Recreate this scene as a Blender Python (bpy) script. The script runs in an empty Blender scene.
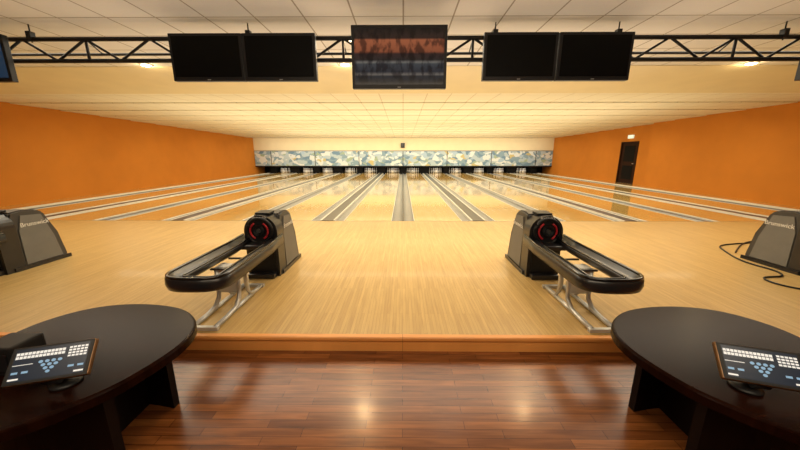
import bpy, bmesh, math, random
from mathutils import Vector, Matrix
random.seed(4)
sc = bpy.context.scene
sc.view_settings.view_transform = 'Standard'
sc.view_settings.look = 'None'
sc.view_settings.exposure = 0.0

# ------------------------------------------------------------ materials
def _new(name):
    m = bpy.data.materials.new(name); m.use_nodes = True
    nt = m.node_tree; b = nt.nodes['Principled BSDF']
    return m, nt, b
def mat(name, col, rough=0.5, metal=0.0, var=0.08, scale=8.0, coat=0.0, emis=None, estr=0.0, spec=0.5):
    m, nt, b = _new(name)
    tc = nt.nodes.new('ShaderNodeTexCoord')
    n = nt.nodes.new('ShaderNodeTexNoise'); n.inputs['Scale'].default_value = scale
    n.inputs['Detail'].default_value = 3
    r = nt.nodes.new('ShaderNodeValToRGB')
    c = col
    r.color_ramp.elements[0].position = 0.3; r.color_ramp.elements[1].position = 0.7
    r.color_ramp.elements[0].color = (c[0]*(1-var), c[1]*(1-var), c[2]*(1-var), 1)
    r.color_ramp.elements[1].color = (min(1, c[0]*(1+var)), min(1, c[1]*(1+var)), min(1, c[2]*(1+var)), 1)
    nt.links.new(tc.outputs['Object'], n.inputs['Vector'])
    nt.links.new(n.outputs['Fac'], r.inputs['Fac'])
    nt.links.new(r.outputs['Color'], b.inputs['Base Color'])
    b.inputs['Roughness'].default_value = rough
    b.inputs['Metallic'].default_value = metal
    b.inputs['Coat Weight'].default_value = coat
    b.inputs['Specular IOR Level'].default_value = spec
    if emis:
        b.inputs['Emission Color'].default_value = (*emis, 1)
        b.inputs['Emission Strength'].default_value = estr
    return m
def planks(name, c1, c2, cm, length, width, along, rough, coat=0.0, mortar=0.002, grain=0.35, spec=0.5, crough=.08):
    m, nt, b = _new(name)
    L = nt.links.new
    tc = nt.nodes.new('ShaderNodeTexCoord')
    sp = nt.nodes.new('ShaderNodeSeparateXYZ'); L(tc.outputs['Object'], sp.inputs[0])
    cb = nt.nodes.new('ShaderNodeCombineXYZ')
    if along == 'X':
        L(sp.outputs['X'], cb.inputs['X']); L(sp.outputs['Y'], cb.inputs['Y'])
    else:
        L(sp.outputs['Y'], cb.inputs['X']); L(sp.outputs['X'], cb.inputs['Y'])
    br = nt.nodes.new('ShaderNodeTexBrick'); L(cb.outputs[0], br.inputs['Vector'])
    br.inputs['Scale'].default_value = 1.0
    br.inputs['Color1'].default_value = (*c1, 1); br.inputs['Color2'].default_value = (*c2, 1)
    br.inputs['Mortar'].default_value = (*cm, 1)
    br.inputs['Mortar Size'].default_value = mortar
    br.inputs['Mortar Smooth'].default_value = 0.2
    br.inputs['Brick Width'].default_value = length
    br.inputs['Row Height'].default_value = width
    br.offset = 0.37; br.offset_frequency = 2; br.squash = 1.0
    mp = nt.nodes.new('ShaderNodeMapping'); L(cb.outputs[0], mp.inputs['Vector'])
    mp.inputs['Scale'].default_value = (1.6, 22.0, 1.0)
    n = nt.nodes.new('ShaderNodeTexNoise'); L(mp.outputs[0], n.inputs['Vector'])
    n.inputs['Scale'].default_value = 1.6; n.inputs['Detail'].default_value = 5
    n.inputs['Distortion'].default_value = 0.6
    rr = nt.nodes.new('ShaderNodeValToRGB')
    rr.color_ramp.elements[0].position = 0.3; rr.color_ramp.elements[1].position = 0.7
    g = 1-grain
    rr.color_ramp.elements[0].color = (g, g*0.95, g*0.9, 1); rr.color_ramp.elements[1].color = (1, 1, 1, 1)
    L(n.outputs['Fac'], rr.inputs['Fac'])
    mx = nt.nodes.new('ShaderNodeMixRGB'); mx.blend_type = 'MULTIPLY'; mx.inputs['Fac'].default_value = 1
    L(br.outputs['Color'], mx.inputs['Color1']); L(rr.outputs['Color'], mx.inputs['Color2'])
    L(mx.outputs['Color'], b.inputs['Base Color'])
    b.inputs['Roughness'].default_value = rough
    b.inputs['Coat Weight'].default_value = coat
    b.inputs['Coat Roughness'].default_value = crough
    b.inputs['Specular IOR Level'].default_value = spec
    return m
def tiles(name, col, line, w, d, rough=0.85, msize=0.012):
    m, nt, b = _new(name)
    L = nt.links.new
    tc = nt.nodes.new('ShaderNodeTexCoord')
    br = nt.nodes.new('ShaderNodeTexBrick'); L(tc.outputs['Object'], br.inputs['Vector'])
    br.offset = 0.0
    br.inputs['Scale'].default_value = 1
    br.inputs['Color1'].default_value = (*col, 1)
    br.inputs['Color2'].default_value = (col[0]*.95, col[1]*.95, col[2]*.95, 1)
    br.inputs['Mortar'].default_value = (*line, 1)
    br.inputs['Mortar Size'].default_value = msize
    br.inputs['Brick Width'].default_value = w; br.inputs['Row Height'].default_value = d
    n = nt.nodes.new('ShaderNodeTexNoise'); n.inputs['Scale'].default_value = 60
    L(tc.outputs['Object'], n.inputs['Vector'])
    mx = nt.nodes.new('ShaderNodeMixRGB'); mx.blend_type = 'MULTIPLY'; mx.inputs['Fac'].default_value = 0.12
    L(br.outputs['Color'], mx.inputs['Color1']); L(n.outputs['Color'], mx.inputs['Color2'])
    L(mx.outputs['Color'], b.inputs['Base Color'])
    b.inputs['Roughness'].default_value = rough
    b.inputs['Specular IOR Level'].default_value = .2
    return m
def mask_mat():
    m, nt, b = _new('mask_artwork')
    L = nt.links.new
    tc = nt.nodes.new('ShaderNodeTexCoord')
    mp = nt.nodes.new('ShaderNodeMapping'); L(tc.outputs['Object'], mp.inputs['Vector'])
    mp.inputs['Scale'].default_value = (0.9, 1, 1.3)
    v = nt.nodes.new('ShaderNodeTexVoronoi'); v.inputs['Scale'].default_value = 3.6
    n = nt.nodes.new('ShaderNodeTexNoise'); n.inputs['Scale'].default_value = 1.6; n.inputs['Detail'].default_value = 2
    L(mp.outputs[0], n.inputs['Vector'])
    ad = nt.nodes.new('ShaderNodeMixRGB'); ad.blend_type = 'ADD'; ad.inputs['Fac'].default_value = 0.8
    L(mp.outputs[0], ad.inputs['Color1']); L(n.outputs['Color'], ad.inputs['Color2'])
    L(ad.outputs['Color'], v.inputs['Vector'])
    sp = nt.nodes.new('ShaderNodeSeparateColor'); L(v.outputs['Color'], sp.inputs[0])
    r = nt.nodes.new('ShaderNodeValToRGB'); r.color_ramp.interpolation = 'CONSTANT'
    els = r.color_ramp.elements
    cols = [(0, (.22, .34, .44)), (.22, (.42, .53, .6)), (.45, (.14, .25, .38)), (.56, (.66, .72, .74)), (.8, (.32, .42, .32)), (.86, (.52, .46, .22)), (.91, (.36, .5, .64))]
    els[0].position = 0; els[0].color = (*cols[0][1], 1)
    els[1].position = cols[1][0]; els[1].color = (*cols[1][1], 1)
    for p, c in cols[2:]:
        e = els.new(p); e.color = (*c, 1)
    L(sp.outputs[0], r.inputs['Fac'])
    L(r.outputs['Color'], b.inputs['Base Color'])
    b.inputs['Roughness'].default_value = 0.5
    return m
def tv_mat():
    """television screen: room reflection painted as a dim brown glow in horizontal bands"""
    m, nt, b = _new('television_painted_reflection')
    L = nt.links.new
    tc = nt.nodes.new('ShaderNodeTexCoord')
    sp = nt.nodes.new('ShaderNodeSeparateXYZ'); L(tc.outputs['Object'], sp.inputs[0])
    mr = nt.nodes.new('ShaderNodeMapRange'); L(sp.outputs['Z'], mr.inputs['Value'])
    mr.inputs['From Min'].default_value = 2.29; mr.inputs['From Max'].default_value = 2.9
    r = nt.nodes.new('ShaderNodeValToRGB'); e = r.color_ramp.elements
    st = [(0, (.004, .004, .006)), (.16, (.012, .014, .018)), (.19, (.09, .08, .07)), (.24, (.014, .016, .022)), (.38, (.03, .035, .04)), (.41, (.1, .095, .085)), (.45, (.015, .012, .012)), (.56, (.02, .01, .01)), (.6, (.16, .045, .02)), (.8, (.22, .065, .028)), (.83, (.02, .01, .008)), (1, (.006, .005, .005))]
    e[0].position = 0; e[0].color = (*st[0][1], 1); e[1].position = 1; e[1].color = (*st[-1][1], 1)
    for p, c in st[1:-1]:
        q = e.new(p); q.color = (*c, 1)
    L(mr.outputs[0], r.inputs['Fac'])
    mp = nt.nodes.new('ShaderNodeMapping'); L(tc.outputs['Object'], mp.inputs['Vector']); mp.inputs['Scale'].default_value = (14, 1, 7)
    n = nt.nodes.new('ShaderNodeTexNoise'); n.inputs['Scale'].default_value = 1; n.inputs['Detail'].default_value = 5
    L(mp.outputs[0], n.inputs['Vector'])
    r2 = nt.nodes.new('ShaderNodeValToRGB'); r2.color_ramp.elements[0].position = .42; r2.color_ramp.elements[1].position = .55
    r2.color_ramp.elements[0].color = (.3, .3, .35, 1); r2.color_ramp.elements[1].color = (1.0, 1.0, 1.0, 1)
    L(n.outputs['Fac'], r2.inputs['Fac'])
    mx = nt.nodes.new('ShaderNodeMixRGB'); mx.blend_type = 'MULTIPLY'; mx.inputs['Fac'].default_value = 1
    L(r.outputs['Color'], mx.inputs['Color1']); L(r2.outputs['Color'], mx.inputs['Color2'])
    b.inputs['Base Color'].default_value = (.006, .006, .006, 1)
    L(mx.outputs['Color'], b.inputs['Emission Color']); b.inputs['Emission Strength'].default_value = 1.3  # emissive bands stand in for the room mirrored in the glass
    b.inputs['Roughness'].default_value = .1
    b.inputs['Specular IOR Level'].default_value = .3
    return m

M = {}
M['approach'] = planks('approach_maple', (.62, .43, .165), (.53, .355, .13), (.4, .24, .085), 0.9, 0.03, 'Y', 0.34, coat=0.08, mortar=0.001, grain=0.18, spec=.4)
M['lane'] = planks('lane_maple', (.71, .49, .17), (.64, .43, .135), (.5, .31, .1), 1.6, 0.028, 'Y', 0.1, coat=0.5, mortar=0.0008, grain=0.1, spec=.55, crough=.04)
M['lounge'] = planks('lounge_hardwood', (.38, .135, .036), (.2, .064, .018), (.05, .016, .006), 0.6, 0.06, 'X', 0.26, coat=0.15, mortar=0.0015, grain=0.5, spec=.35, crough=.14)
M['nosing'] = planks('step_nosing_wood', (.85, .38, .1), (.8, .34, .085), (.4, .14, .03), 2.4, 0.3, 'X', 0.4, coat=0.1, grain=0.15)
M['orange'] = mat('orange_wall_paint', (.56, .205, .026), 0.75, var=0.04, scale=1.5, spec=.2)
M['cream'] = mat('cream_paint', (.8, .71, .48), 0.8, var=0.03, scale=2, spec=.2)
M['ceil_up'] = tiles('ceiling_tile_upper', (.78, .77, .73), (.36, .33, .27), 0.61, 0.61, msize=.01)
M['ceil_lane'] = tiles('ceiling_tile_lanes', (.88, .84, .69), (.66, .59, .44), 0.61, 0.61, msize=.012)
M['black'] = mat('black_plastic', (.012, .012, .013), 0.4, var=.1, spec=.25)
M['blackgloss'] = mat('black_gloss', (.008, .008, .009), 0.12, coat=.3)
M['truss'] = mat('truss_black_steel', (.01, .009, .008), 0.5, spec=.3)
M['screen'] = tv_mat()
M['screen_d'] = mat('screen_matte', (.003, .003, .003), 0.4, spec=.08)
M['screen_b'] = mat('screen_blue', (.01, .02, .05), 0.2, emis=(.06, .2, .4), estr=.12)
M['gutter'] = mat('gutter_grey', (.3, .3, .29), 0.35, var=.05)
M['cap'] = mat('divider_cap_dark', (.04, .04, .04), 0.3, var=.1)
M['capl'] = mat('divider_edge_light', (.75, .72, .62), 0.35, var=.04)
M['dark'] = mat('dark_pit', (.006, .006, .006), 0.7, spec=.1)
M['pin'] = mat('pin_white', (.85, .84, .8), 0.25, var=.02)
M['red'] = mat('red_plastic', (.55, .02, .03), 0.3)
M['hood'] = mat('hood_charcoal', (.04, .04, .04), 0.4, var=.06)
M['hood2'] = mat('hood_grey_light', (.14, .14, .133), 0.5, var=.06)
M['char'] = mat('charcoal_plastic', (.013, .013, .015), 0.3, var=.1, coat=.1)
M['silver'] = mat('silver_steel', (.55, .55, .53), 0.35, metal=.5)
M['text'] = mat('text_white', (.75, .75, .72), 0.5, var=.01)
M['table'] = planks('espresso_wood', (.02, .0055, .0028), (.014, .004, .002), (.01, .003, .002), 3, .2, 'X', 0.26, coat=0.0, mortar=.0005, grain=.5, spec=.05)
M['tableleg'] = mat('espresso_leg', (.008, .004, .003), 0.5, spec=.08)
M['key'] = mat('key_white', (.6, .6, .6), .4, emis=(.8, .85, .85), estr=.5)
M['keyb'] = mat('key_blue', (.15, .3, .5), .4, emis=(.3, .5, .7), estr=.4)
M['ui'] = mat('ui_dark', (.008, .01, .015), .25, emis=(.03, .05, .08), estr=.3, spec=.3)
M['bezel'] = mat('bezel_bronze', (.2, .11, .05), .3, metal=.4)
M['lamp'] = mat('lamp_glow', (1, .9, .7), .5, emis=(1, .82, .45), estr=14)
M['exit'] = mat('exit_sign', (.7, .8, .7), .5, emis=(.8, 1, .8), estr=.6)
M['door'] = mat('door_dark', (.03, .011, .005), .6, spec=.1)
M['mask'] = mask_mat()

# ------------------------------------------------------------ mesh builder
class MB:
    def __init__(s, name):
        s.name = name; s.bm = bmesh.new(); s.mats = []
    def mi(s, m):
        m = M[m]
        if m not in s.mats: s.mats.append(m)
        return s.mats.index(m)
    def _fin(s, faces, m, smooth=False):
        i = s.mi(m)
        for f in faces:
            f.material_index = i; f.smooth = smooth
    def box(s, x0, x1, y0, y1, z0, z1, m, bevel=0, mtx=None):
        vs = [s.bm.verts.new((x, y, z)) for x in (x0, x1) for y in (y0, y1) for z in (z0, z1)]
        idx = [(0, 1, 3, 2), (4, 6, 7, 5), (0, 4, 5, 1), (2, 3, 7, 6), (0, 2, 6, 4), (1, 5, 7, 3)]
        fs = [s.bm.faces.new([vs[i] for i in q]) for q in idx]
        s._fin(fs, m)
        if mtx: bmesh.ops.transform(s.bm, matrix=mtx, verts=vs)
        if bevel:
            es = list({e for f in fs for e in f.edges})
            r = bmesh.ops.bevel(s.bm, geom=es, offset=bevel, segments=2, affect='EDGES', profile=.6)
            s._fin(r['faces'], m)
        return vs
    def tube(s, pts, r, m, seg=8, closed=False):
        pts = [Vector(p) for p in pts]; n = len(pts); rings = []
        for i, p in enumerate(pts):
            if closed: t = pts[(i+1) % n]-pts[i-1]
            else: t = pts[min(i+1, n-1)]-pts[max(i-1, 0)]
            t.normalize()
            up = Vector((0, 0, 1)) if abs(t.z) < .9 else Vector((1, 0, 0))
            a = t.cross(up).normalized(); b = t.cross(a).normalized()
            rings.append([s.bm.verts.new(p+a*(r*math.cos(k*2*math.pi/seg))+b*(r*math.sin(k*2*math.pi/seg))) for k in range(seg)])
        fs = []
        for i in range(n if closed else n-1):
            A, B = rings[i], rings[(i+1) % n]
            for k in range(seg):
                fs.append(s.bm.faces.new([A[k], A[(k+1) % seg], B[(k+1) % seg], B[k]]))
        s._fin(fs, m, True)
        if not closed:
            s._fin([s.bm.faces.new(rings[0][::-1]), s.bm.faces.new(rings[-1])], m)
        return [v for r_ in rings for v in r_]
    def prism(s, poly, axis, a, b, m, smooth=False):
        def P(u, v, w):
            return {'X': (w, u, v), 'Y': (u, w, v), 'Z': (u, v, w)}[axis]
        A = [s.bm.verts.new(P(u, v, a)) for u, v in poly]
        B = [s.bm.verts.new(P(u, v, b)) for u, v in poly]
        n = len(poly)
        side = [s.bm.faces.new([A[i], A[(i+1) % n], B[(i+1) % n], B[i]]) for i in range(n)]
        caps = [s.bm.faces.new(A[::-1]), s.bm.faces.new(B)]
        s._fin(side, m, smooth); s._fin(caps, m)
        return A+B
    def sweep(s, path, normals, sec, m, smooth=True):
        rings = []
        for (x, y, z), (nx, ny) in zip(path, normals):
            rings.append([s.bm.verts.new((x+nx*o, y+ny*o, z+dz)) for o, dz in sec])
        fs = []; k = len(sec)
        for A, B in zip(rings[:-1], rings[1:]):
            for i in range(k):
                fs.append(s.bm.faces.new([A[i], A[(i+1) % k], B[(i+1) % k], B[i]]))
        s._fin(fs, m, smooth)
        s._fin([s.bm.faces.new(rings[0][::-1]), s.bm.faces.new(rings[-1])], m)
    def lathe(s, prof, c, m, seg=12):
        rings = []
        for r, z in prof:
            rings.append([s.bm.verts.new((c[0]+r*math.cos(k*2*math.pi/seg), c[1]+r*math.sin(k*2*math.pi/seg), c[2]+z)) for k in range(seg)])
        fs = []
        for A, B in zip(rings[:-1], rings[1:]):
            for k in range(seg):
                fs.append(s.bm.faces.new([A[k], A[(k+1) % seg], B[(k+1) % seg], B[k]]))
        s._fin(fs, m, True)
        s._fin([s.bm.faces.new(rings[0][::-1]), s.bm.faces.new(rings[-1])], m)
    def done(s, mirror=False, parent=None, name=None):
        bmesh.ops.recalc_face_normals(s.bm, faces=s.bm.faces)
        if mirror:
            bmesh.ops.scale(s.bm, vec=(-1, 1, 1), verts=s.bm.verts)
            bmesh.ops.reverse_faces(s.bm, faces=s.bm.faces)
        me = bpy.data.meshes.new(s.name)
        s.bm.to_mesh(me); s.bm.free()
        for m in s.mats: me.materials.append(m)
        o = bpy.data.objects.new(s.name, me)
        sc.collection.objects.link(o)
        if parent: o.parent = parent
        return o
def empty(name, loc=(0, 0, 0)):
    e = bpy.data.objects.new(name, None); sc.collection.objects.link(e); e.location = loc
    e.empty_display_size = .1
    return e
def text_mesh(name, body, size, mtx, m, parent):
    cu = bpy.data.curves.new(name, 'FONT'); cu.body = body; cu.size = size; cu.align_x = 'CENTER'; cu.extrude = 0.001
    o = bpy.data.objects.new(name, cu); sc.collection.objects.link(o)
    o.data.materials.append(M[m]); o.parent = parent; o.matrix_local = mtx
    return o

# ------------------------------------------------------------ dimensions
H = 1.481
YS, YF, YM, YE = 2.32, 6.89, 24.8, 26.4
ZL = -0.14
XW = 11.6
ZC = 3.12            # upper ceiling
ZT = 3.3             # wall tops
YU = 6.45            # end of tiled upper ceiling
YSOF = 8.2
YB = -4.0

# ------------------------------------------------------------ room shell
b = MB('floor'); b.box(-XW, XW, YB, YS, ZL-.1, ZL, 'lounge'); b.done()
b = MB('floor_approach'); b.box(-XW, XW, YS+.03, YF, ZL-.1, 0, 'approach'); b.done()
b = MB('trim_step')
b.box(-XW, XW, YS, YS+.03, ZL, -.03, 'nosing')
b.prism([(YS-.02, -.03), (YS-.02, -.008), (YS-.012, 0.0), (YS+.03, 0.0), (YS+.03, -.03)], 'X', -XW, XW, 'nosing')
b.done()
b = MB('floor_foul_line'); b.box(-10.6, 10.6, YF, YF+.012, -.1, .001, 'cap'); b.done()
b = MB('wall_left'); b.box(-XW-.1, -XW, YB, YE+.2, ZL, ZT, 'orange'); b.done()
b = MB('wall_right')
DY0, DY1, DH = 15.95, 17.1, 2.04
b.box(XW, XW+.1, YB, DY0-.06, ZL, ZT, 'orange')
b.box(XW, XW+.1, DY1+.06, YE+.2, ZL, ZT, 'orange')
b.box(XW, XW+.1, DY0-.06, DY1+.06, DH+.06, ZT, 'orange')
b.box(XW-.22, XW, YB, 14.9, ZL, ZT, 'orange')
b.done()
b = MB('door_1')
b.box(XW+.04, XW+.08, DY0, DY1, 0, DH, 'door')
b.box(XW-.02, XW+.08, DY0-.058, DY0, 0, DH+.058, 'door'); b.box(XW-.02, XW+.08, DY1, DY1+.058, 0, DH+.058, 'door')
b.box(XW-.02, XW+.08, DY0, DY1, DH, DH+.058, 'door')
b.box(XW+.03, XW+.04, DY0+.2, DY1-.2, 1.1, 1.9, 'dark'); b.box(XW+.03, XW+.04, DY0+.2, DY1-.2, .2, .9, 'dark')
b.tube([(XW+.0, DY0+.12, 1.0), (XW+.0, DY0+.22, 1.0)], .015, 'silver')
b.done()
b = MB('wall_back'); b.box(-XW-.1, XW+.1, YE, YE+.2, ZL, 2.6, 'dark'); b.done()
b = MB('wall_front'); b.box(-XW-.1, XW+.1, YB-.1, YB, ZL, ZT, 'orange'); b.done()
b = MB('ceiling'); b.box(-XW, XW, YB, YU, ZC, ZC+.1, 'ceil_up'); b.done()
b = MB('ceiling_soffit'); b.prism([(YU, ZC), (YU, ZC-.012), (YSOF, 2.945), (YSOF+.05, 2.945), (YSOF+.05, ZT), (YU, ZT)], 'X', -XW, XW, 'cream'); b.done()
# stepped lane ceiling
N = 12
prof = []; z0c, z1c = 2.955, 2.69
for i in range(N):
    ya = YSOF+.05+(YM-YSOF)*i/N; yb = YSOF+.05+(YM-YSOF)*(i+1)/N
    z = z0c+(z1c-z0c)*i/(N-1)
    prof += [(ya, z), (yb, z)]
prof += [(YM+.05, ZT), (YSOF+.05, ZT)]
b = MB('ceiling_lanes'); b.prism(prof, 'X', -XW, XW, 'ceil_lane'); b.done()
b = MB('wall_above_masks'); b.box(-XW, XW, YM, YM+.05, 1.75, 2.68, 'cream'); b.done()
b = MB('wall_speaker'); b.box(-.17, .13, YM-.18, YM, 1.95, 2.3, 'black', .01); b.box(-.12, .08, YM-.19, YM-.18, 2.0, 2.25, 'char'); b.done()

# masks
b = MB('masking_unit')
P = 3.432
xm = XW-.02
b.box(-xm, xm, YM-.03, YM+.03, .56, 1.72, 'mask')
for k in range(-6, 7, 2):
    x = k*P/2
    b.box(x-.025, x+.025, YM-.04, YM-.03, .56, 1.72, 'cap')
b.box(-xm, xm, YM-.05, YM-.03, 1.69, 1.74, 'gutter')
b.box(-xm, xm, YM-.05, YM-.03, .5, .58, 'black')
b.done()

# lanes & gutters
EV, OD, G = .265, .384, .235
for i in range(-3, 3):
    for j in range(2):
        x0 = i*P + (EV if j == 0 else P/2+OD)
        b = MB('bowling_lane'); b.box(x0+.001, x0+1.065, YF+.013, YE-.3, -.14, 0, 'lane')
        for q in range(7):   # aiming arrows
            xx = x0+1.066*(q+1)/8; yy = YF+4.6-.16*abs(q-3)
            f = b.bm.faces.new([b.bm.verts.new(p) for p in ((xx-.016, yy-.07, .001), (xx+.016, yy-.07, .001), (xx, yy+.08, .001))]); b._fin([f], 'cap')
        b.done()
for k in range(-6, 7):
    W = EV if k % 2 == 0 else OD
    xc = k*P/2
    b = MB('lane_gutter')
    def arc(xs, n=8):
        return [(xs+G*t/n, -.09*math.sin(math.pi*t/n)**.7 if 0 < t < n else -.004) for t in range(n+1)]
    L_ = arc(xc-W); R_ = arc(xc+W-G)
    b.prism(L_+[(xc-W+G, -.13), (xc-W, -.13)], 'Y', YF+.013, YM+.1, 'gutter')
    b.prism(R_+[(xc+W, -.13), (xc+W-G, -.13)], 'Y', YF+.013, YM+.1, 'gutter')
    w = W-G
    if k % 2 == 0:
        b.box(xc-w, xc+w, YF+.013, YM+.1, -.13, .004, 'cap')
    else:
        b.box(xc-w, xc+w, YF+.013, YM+.1, -.13, .01, 'cap')
        for s_ in (-1, 1):
            b.box(xc+s_*w-.018, xc+s_*w+.018, YF+.013, YM+.1, -.05, .016, 'capl')
    for s_ in (-1, 1):
        xa = xc+s_*(W-.014); xb = xc+s_*W
        b.box(min(xa, xb), max(xa, xb), YF+.013, YM+.1, -.02, .002, 'capl')
    b.done()
    b = MB('pinsetter_kickback'); b.box(xc-W+.05, xc+W-.05, YM+.12, YE-.31, -.12, .56, 'dark'); b.done()
xs = 6*P/2+EV
for s_ in (-1, 1):
    b = MB('floor_side'); b.box(min(s_*xs, s_*XW), max(s_*xs, s_*XW), YF, YE, -.14, .0, 'lane')
    b.box(min(s_*(xs), s_*(xs+.05)), max(s_*(xs), s_*(xs+.05)), YF, YM, 0, .03, 'capl'); b.done()
# pins
pp = [(.026, 0), (.036, .03), (.052, .08), (.0605, .115), (.055, .16), (.036, .21), (.024, .255), (.0235, .285), (.031, .325), (.0325, .345), (.026, .37), (.01, .381)]
for i in range(-3, 3):
    for j in range(2):
        xl = i*P + (EV if j == 0 else P/2+OD)+.533
        b = MB('bowling_pins')
        for r in range(4):
            for c in range(r+1):
                b.lathe(pp, (xl+(c-r/2)*.3048, YF+18.29+.22*r-.12, 0.002), 'pin', 10)
                b.lathe([(.0262, .262), (.0262, .27)], (xl+(c-r/2)*.3048, YF+18.29+.22*r-.12, 0.002), 'red', 10)
        b.done()

# ------------------------------------------------------------ ball returns
def ball_return(cx):
    root = empty('ball_return', (cx, 0, 0))
    b = MB('hood_body')
    prof = [(3.74, 0), (4.36, 0), (4.36, .1), (4.3, .4), (4.2, .7), (4.12, .75), (3.95, .77), (3.82, .75), (3.76, .6)]
    vs = b.prism(prof, 'X', -.19, .19, 'hood')
    for v in vs: v.co.x *= 1-.2*v.co.z
    es = [e for e in b.bm.edges]
    bmesh.ops.bevel(b.bm, geom=es, offset=.018, segments=2, affect='EDGES')
    for q in (-1, 1):
        pan = [(3.84, .06), (4.28, .06), (4.24, .36), (4.15, .68), (3.92, .7), (3.86, .5)]
        vs = b.prism(pan, 'X', q*.19, q*.204, 'hood2')
        for v in vs: v.co.x *= 1-.2*v.co.z
        b.prism([(3.7, 0), (4.38, 0), (4.38, .05), (3.7, .05)], 'X', q*.19, q*.21, 'char')
    b.done(parent=root)
    b = MB('hood_front')
    def arch(w, r, zc, n=16):
        return [(-w, 0.0), (-w, .3)]+[(-r*math.cos(math.pi*t/n), zc+r*math.sin(math.pi*t/n)) for t in range(n+1)]+[(w, .3), (w, 0.0)]
    b.prism(arch(.195, .2, .565), 'Y', 3.62, 3.82, 'char')
    b.prism(arch(.15, .155, .565), 'Y', 3.605, 3.62, 'black')
    ring = [(.15*math.cos(2*math.pi*t/28), 3.6, .58+.15*math.sin(2*math.pi*t/28)) for t in range(28)]
    b.tube(ring, .02, 'black', 8, True)
    ra = [(.105*math.cos(a), 3.585, .585+.105*math.sin(a)) for a in [math.radians(d) for d in range(-60, 61, 10)]]
    b.tube(ra, .011, 'red', 8)
    ra = [(-p[0], p[1], p[2]) for p in ra]
    b.tube(ra, .011, 'red', 8)
    b.tube([(0, 3.6, .59), (0, 3.575, .59)], .07, 'blackgloss', 18)
    b.tube([(0, 3.575, .59), (0, 3.565, .59)], .025, 'hood', 14)
    b.box(-.09, .09, 3.7, 3.86, .76, .785, 'black', .008)
    b.box(-.16, .16, 3.52, 3.64, .0, .06, 'char', .01)
    b.done(parent=root)
    b = MB('ball_rack')
    w = .195; yn = 2.5; zr = .455
    path = []; nor = []
    path.append((-w*.9, 3.66, zr+.02)); nor.append((-1, 0))
    path.append((-w*.95, 3.3, zr)); nor.append((-1, 0))
    for t in range(21):
        a = math.pi*t/20
        ex = 0.66
        cx_, sy_ = -math.copysign(abs(math.cos(a))**ex, math.cos(a)), -abs(math.sin(a))**ex
        nx_, ny_ = -math.cos(a), -math.sin(a)
        path.append((w*cx_, yn+.13*sy_, zr)); nor.append((nx_, ny_))
    path.append((w*.95, 3.3, zr)); nor.append((1, 0))
    path.append((w*.9, 3.66, zr+.02)); nor.append((1, 0))
    sec = [(-.06, -.03), (-.065, .012), (-.055, .022), (-.042, .012), (-.01, .0), (.03, .012), (.045, .042), (.06, .05), (.078, .035), (.082, -.02), (.07, -.06), (.03, -.07), (-.03, -.06)]
    b.sweep(path, nor, sec, 'char')
    b.tube([(x+nx*.06, y+ny*.06, z+.052) for (x, y, z), (nx, ny) in zip(path, nor)], .014, 'blackgloss')
    b.tube([(x-nx*.05, y-ny*.05, z+.024) for (x, y, z), (nx, ny) in zip(path, nor)], .009, 'blackgloss')
    for yy in (2.8, 3.12):
        b.box(-.13, .13, yy-.012, yy+.012, .395, .41, 'char')
    b.box(-.17, .17, 3.42, 3.64, .40, .45, 'char', .01)
    b.done(parent=root)
    b = MB('stand')
    for q in (-.1, .1):
        b.tube([(q, 2.84, .40), (q, 2.84, .2), (q, 2.82, .1), (q, 2.74, .035), (q, 2.6, .022), (q, 2.4, .022)], .022, 'silver')
        b.tube([(q, 2.98, .40), (q, 2.98, .2), (q, 3.0, .1), (q, 3.05, .035), (q, 3.15, .022), (q, 3.3, .022)], .022, 'silver')
        b.tube([(q, 2.6, .022), (q, 3.2, .022)], .02, 'silver')
    b.box(-.1, .1, 2.83, 2.86, .15, .40, 'silver')
    b.box(-.13, .13, 2.38, 2.42, .0, .035, 'silver', .006)
    b.box(-.13, .13, 3.28, 3.32, .0, .035, 'silver', .006)
    b.box(-.13, .13, 2.84, 2.98, .375, .40, 'silver', .005)
    b.done(parent=root)
    for q in (-1, 1):
        rot = Matrix(((0, 0, q, q*.183), (q, 0, 0, 4.05), (0, 1, 0, .55), (0, 0, 0, 1)))
        text_mesh('lettering', 'Brunswick', .08, rot, 'text', root)
    text_mesh('lettering_front', 'Brunswick', .042, Matrix(((1, 0, 0, 0), (0, 0, -1, 3.615), (0, 1, 0, .73), (0, 0, 0, 1))), 'text', root)
for cx in (-1.715, 1.715, -P*1.5, P*1.5):
    ball_return(cx)

# cable
cu = bpy.data.curves.new('power_cable', 'CURVE'); cu.dimensions = '3D'; cu.bevel_depth = .01
sp = cu.splines.new('NURBS')
pts = [(5.1, 4.6), (5.9, 5.3), (6.3, 5.2), (5.7, 5.1), (5.2, 5.0), (5.05, 4.75), (4.85, 4.4), (4.75, 4.1), (4.85, 3.85), (4.7, 3.6), (4.4, 3.65), (4.3, 3.45), (4.45, 3.2), (4.8, 3.15), (5.3, 3.1)]
sp.points.add(len(pts)-1)
for p, (x, y) in zip(sp.points, pts): p.co = (x, y, .012, 1)
sp.use_endpoint_u = True; sp.order_u = 4
o = bpy.data.objects.new('power_cable', cu); sc.collection.objects.link(o); cu.materials.append(M['black'])

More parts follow.
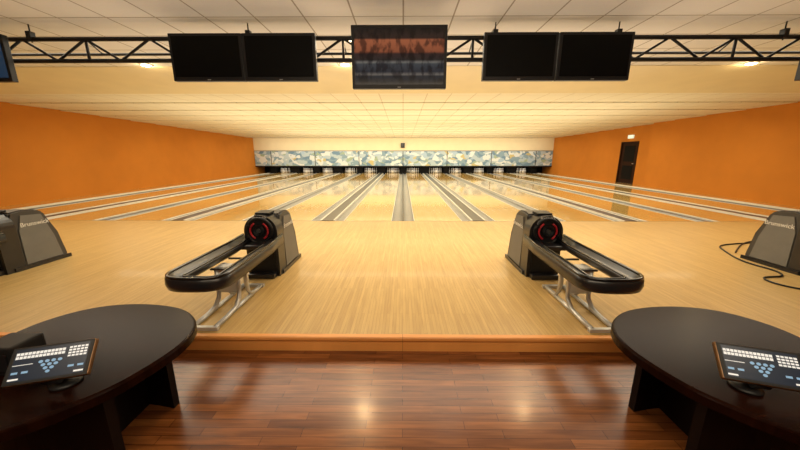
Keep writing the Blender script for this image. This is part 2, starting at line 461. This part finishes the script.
# ------------------------------------------------------------ truss + monitors
b = MB('lighting_truss')
YT = 4.45
for z in (2.94, 2.68): b.tube([(-7.5, YT, z), (7.5, YT, z)], .028, 'truss')
b.tube([(-7.5, YT+.22, 2.82), (7.5, YT+.22, 2.82)], .018, 'truss')
x = -7.5; i = 0
while x < 7.4:
    z1, z2 = (2.94, 2.68) if i % 2 == 0 else (2.68, 2.94)
    b.tube([(x, YT, z1), (x+.42, YT, z2)], .016, 'truss', 6)
    if i % 4 == 0:
        b.tube([(x, YT, 2.68), (x, YT, 2.94)], .018, 'truss', 6)
        b.tube([(x, YT, 2.94), (x, YT+.22, 2.82)], .009, 'truss', 6)
    x += .42; i += 1
for xx in (-6.6, -4.85, -2.0, 1.18, 2.75, 4.85, 6.8):
    b.tube([(xx, YT, 2.9), (xx, YT, ZC-.003)], .008, 'truss', 6)
    b.box(xx-.03, xx+.03, YT-.035, YT+.035, 2.92, 3.03, 'truss', .005)
b.done()
def monitor(cx, w, y, z0, z1, tilt, scr, name='television'):
    b = MB(name)
    h = (z1-z0)/2
    rot = Matrix.Translation((cx, y, (z0+z1)/2)) @ Matrix.Rotation(tilt, 4, 'X')
    b.box(-w/2, w/2, -.03, .04, -h, h, 'black', .008, mtx=rot)
    bz = .035
    b.box(-w/2+bz, w/2-bz, -.034, -.0305, -h+bz+.01, h-bz, scr, mtx=rot)
    b.box(-w*.28, w*.28, .04, .075, -h*.6, h*.6, 'black', .01, mtx=rot)
    b.box(-.02, .02, -.0345, -.031, -h+.012, -h+.02, 'gutter', mtx=rot)
    b.box(cx-.05, cx+.05, y+.05, YT-.03, (z0+z1)/2-.02, (z0+z1)/2+.16, 'truss')
    return b.done()
for cx in (-2.46, -1.545, 1.452, 2.375):
    monitor(cx, .91, 4.27, 2.385, 2.935, 0, 'screen_d')
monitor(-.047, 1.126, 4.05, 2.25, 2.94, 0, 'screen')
monitor(-5.45, .91, 4.27, 2.385, 2.935, 0, 'screen_b')
monitor(5.42, .91, 4.27, 2.385, 2.935, 0, 'screen_b')

# ------------------------------------------------------------ light fixtures
def light(name, typ, loc, e, col, rot=(0, 0, 0), parent=None, **kw):
    l = bpy.data.lights.new(name, typ); l.energy = e; l.color = col
    for k, v in kw.items(): setattr(l, k, v)
    o = bpy.data.objects.new(name, l); sc.collection.objects.link(o); o.location = loc; o.rotation_euler = rot
    if parent: o.parent = parent
    return o
WARM = (1, .88, .64)
def downlight(xx, yy, e, spot=False):
    b = MB('downlight')
    b.lathe([(.11, 0), (.11, -.012), (.085, -.018)], (xx, yy, ZC), 'capl', 24)
    b.lathe([(.08, -.018), (.07, -.03), (.04, -.038)], (xx, yy, ZC), 'lamp', 24)
    o = b.done()
    if spot:
        light('bulb', 'SPOT', (xx, yy, ZC-.06), e, (1, .64, .3), rot=(math.radians(-20), 0, 0), parent=o, spot_size=2.0, spot_blend=.7, shadow_soft_size=.06)
    else:
        light('bulb', 'POINT', (xx, yy, ZC-.09), e, (1, .72, .36), parent=o, shadow_soft_size=.04)
for xx in (-8.55, -4.82, -1.08, 2.66, 6.4, 10.1): downlight(xx, 6.3, 5)
for xx in (-.73, 2.3): downlight(xx, 5.0, 100, True)

# ------------------------------------------------------------ tables
def catmull(pts, n=8):
    out = []; m = len(pts)
    for i in range(m):
        p0, p1, p2, p3 = [Vector(pts[(i+k-1) % m]) for k in range(4)]
        for t in range(n):
            t /= n
            out.append(tuple(.5*((2*p1)+(-p0+p2)*t+(2*p0-5*p1+4*p2-p3)*t*t+(-p0+3*p1-3*p2+p3)*t**3)))
    return out
def table(mirror):
    b = MB('score_table')
    pts = [(-1.172, 1.455), (-1.24, 1.68), (-1.45, 1.85), (-1.76, 1.91), (-2.03, 1.85), (-2.18, 1.65), (-2.17, 1.35), (-2.08, 1.05), (-1.9, .85), (-1.66, .82), (-1.456, .93), (-1.34, 1.03), (-1.23, 1.19)]
    ol = catmull(pts)
    c = Vector((-1.68, 1.38))
    def inset(d): return [tuple(Vector(p)+(c-Vector(p)).normalized()*d) for p in ol]
    rings = []
    for d, z in [(.03, .44), (.0, .45), (.0, .488), (.004, .495), (.012, .5)]:
        rings.append([b.bm.verts.new((x, y, z)) for x, y in inset(d)])
    fs = []
    n = len(ol)
    for A, B in zip(rings[:-1], rings[1:]):
        for i in range(n): fs.append(b.bm.faces.new([A[i], A[(i+1) % n], B[(i+1) % n], B[i]]))
    fs.append(b.bm.faces.new(rings[0][::-1])); fs.append(b.bm.faces.new(rings[-1]))
    b._fin(fs, 'table')
    def cpanel(x0, x1, y, bow, th, z0, z1):
        N_ = 10; f = []; g = []
        for i in range(N_+1):
            t = i/N_; x = x0+(x1-x0)*t; yy = y+bow*math.sin(math.pi*t)
            f.append((x, yy)); g.append((x, yy+th))
        b.prism(f+g[::-1], 'Z', z0, z1, 'tableleg')
    cpanel(-2.05, -1.49, 1.7, .04, .05, ZL, .441)
    cpanel(-2.05, -1.38, 1.2, -.05, .05, ZL, .441)
    b.box(-1.74, -1.68, 1.2, 1.74, ZL, .441, 'tableleg')
    b.done(mirror=mirror)
    b = MB('scoring_touchscreen')
    sx = -1.487
    T = Matrix.Translation((sx, 1.145, .62)) @ Matrix.Rotation(math.radians(17), 4, 'Z') @ Matrix.Rotation(math.radians(-42), 4, 'X') @ Matrix.Scale(.82, 4)
    w, h = .172, .092
    b.box(-w, w, -.012, .02, -h, h, 'bezel', .008, mtx=T)
    b.box(-w+.004, w-.004, -.0155, -.012, -h+.004, h-.004, 'black', mtx=T)
    b.box(-w+.02, w-.02, -.0165, -.0155, -h+.016, h-.014, 'ui', mtx=T)
    # UI faces are symmetric enough to survive mirroring
    def q(x0, x1, z0, z1, m, d=-.018):
        if mirror: x0, x1 = -x1, -x0
        b.box(x0, x1, d, d+.0014, z0, z1, m, mtx=T)
    for r in range(2):
        for c_ in range(13):
            x0 = -.147+c_*.0155; q(x0, x0+.0125, .048-r*.017, .061-r*.017, 'key')
    for r in range(4):
        for c_ in range(5):
            x0 = .068+c_*.0165; q(x0, x0+.0125, .054-r*.014, .063-r*.014, 'key')
    for r in range(4):
        for c_ in range(4-r):
            px, pz = (c_-(3-r)/2)*.026, .006-r*.017
            vs = b.prism([(px+.0095*math.cos(a*math.pi/4), pz+.0075*math.sin(a*math.pi/4)) for a in range(8)], 'Y', -.018, -.0166, 'keyb')
            bmesh.ops.transform(b.bm, matrix=T, verts=vs)
    q(-.15, -.07, 0.0, .003, 'key'); q(-.15, -.11, -.068, -.06, 'key'); q(.11, .15, -.068, -.06, 'key')
    q(-.145, -.12, -.04, -.03, 'keyb'); q(.12, .145, -.04, -.03, 'keyb'); q(-.105, -.08, -.04, -.03, 'keyb'); q(.08, .105, -.04, -.03, 'keyb')
    S = Vector((sx+.01, 1.165, .501))
    b.lathe([(.055, 0), (.055, .008), (.04, .014), (.018, .02), (.018, .06)], S, 'black', 16)
    b.tube([S+Vector((0, 0, .05)), S+Vector((0, .01, .12))], .018, 'black')
    b.tube([S+Vector((-.03, -.05, .05)), S+Vector((.03, -.04, .05))], .016, 'black')
    b.done(mirror=mirror)
table(False); table(True)
b = MB('score_console_box')
b.box(-1.9, -1.74, 1.2, 1.34, .501, .64, 'black', .012); b.box(-1.88, -1.76, 1.195, 1.2, .53, .61, 'char')
b.done()

b = MB('exit_sign'); b.box(XW-.08, XW-.001, 16.3, 16.65, 2.25, 2.42, 'exit', .01); b.done()

# ------------------------------------------------------------ lights
for i, (yy, e) in enumerate([(10.2, 330), (14.2, 350), (18.4, 350), (22.4, 330)]):
    light('lane_light', 'AREA', (0, yy, 2.62), e, WARM, rot=(math.radians(10), 0, 0), shape='RECTANGLE', size=20, size_y=.5)
for yy in (12, 19):
    light('added_ceiling_fill', 'AREA', (0, yy, .9), 230, (1, .94, .7), rot=(math.pi, 0, 0), shape='RECTANGLE', size=16, size_y=6)  # added uplights without fixtures, only to brighten the lane ceiling
light('mask_light', 'AREA', (0, 23.6, 2.5), 50, (1, .98, .95), rot=(math.radians(40), 0, 0), shape='RECTANGLE', size=22, size_y=.2)
light('pit_light', 'AREA', (0, YM+.12, .62), 40, (1, .97, .9), rot=(math.radians(30), 0, 0), shape='RECTANGLE', size=20, size_y=.1)
light('approach_light', 'AREA', (0, 5.4, 3.05), 370, (1, .9, .7), shape='RECTANGLE', size=16, size_y=1.6)
light('added_ceiling_fill', 'AREA', (0, 5.0, 1.0), 75, (1, .95, .88), rot=(math.pi, 0, 0), shape='RECTANGLE', size=9, size_y=4)  # unseen upward fill, added to lift the upper ceiling
light('lounge_light', 'AREA', (0, -.3, 3.0), 130, (1, .82, .58), rot=(math.radians(38), 0, 0), shape='RECTANGLE', size=5, size_y=1.0)

w = bpy.data.worlds.new('World'); sc.world = w; w.use_nodes = True
w.node_tree.nodes['Background'].inputs[0].default_value = (1, .85, .65, 1)
w.node_tree.nodes['Background'].inputs[1].default_value = .1

# ------------------------------------------------------------ camera
cam = bpy.data.cameras.new('camera'); cam.sensor_width = 36; cam.lens = 13.995
cam.clip_start = .05
co = bpy.data.objects.new('camera', cam); sc.collection.objects.link(co)
co.location = (0, 0, H)
co.rotation_euler = (math.radians(90-12.86), 0, .0094)
sc.camera = co
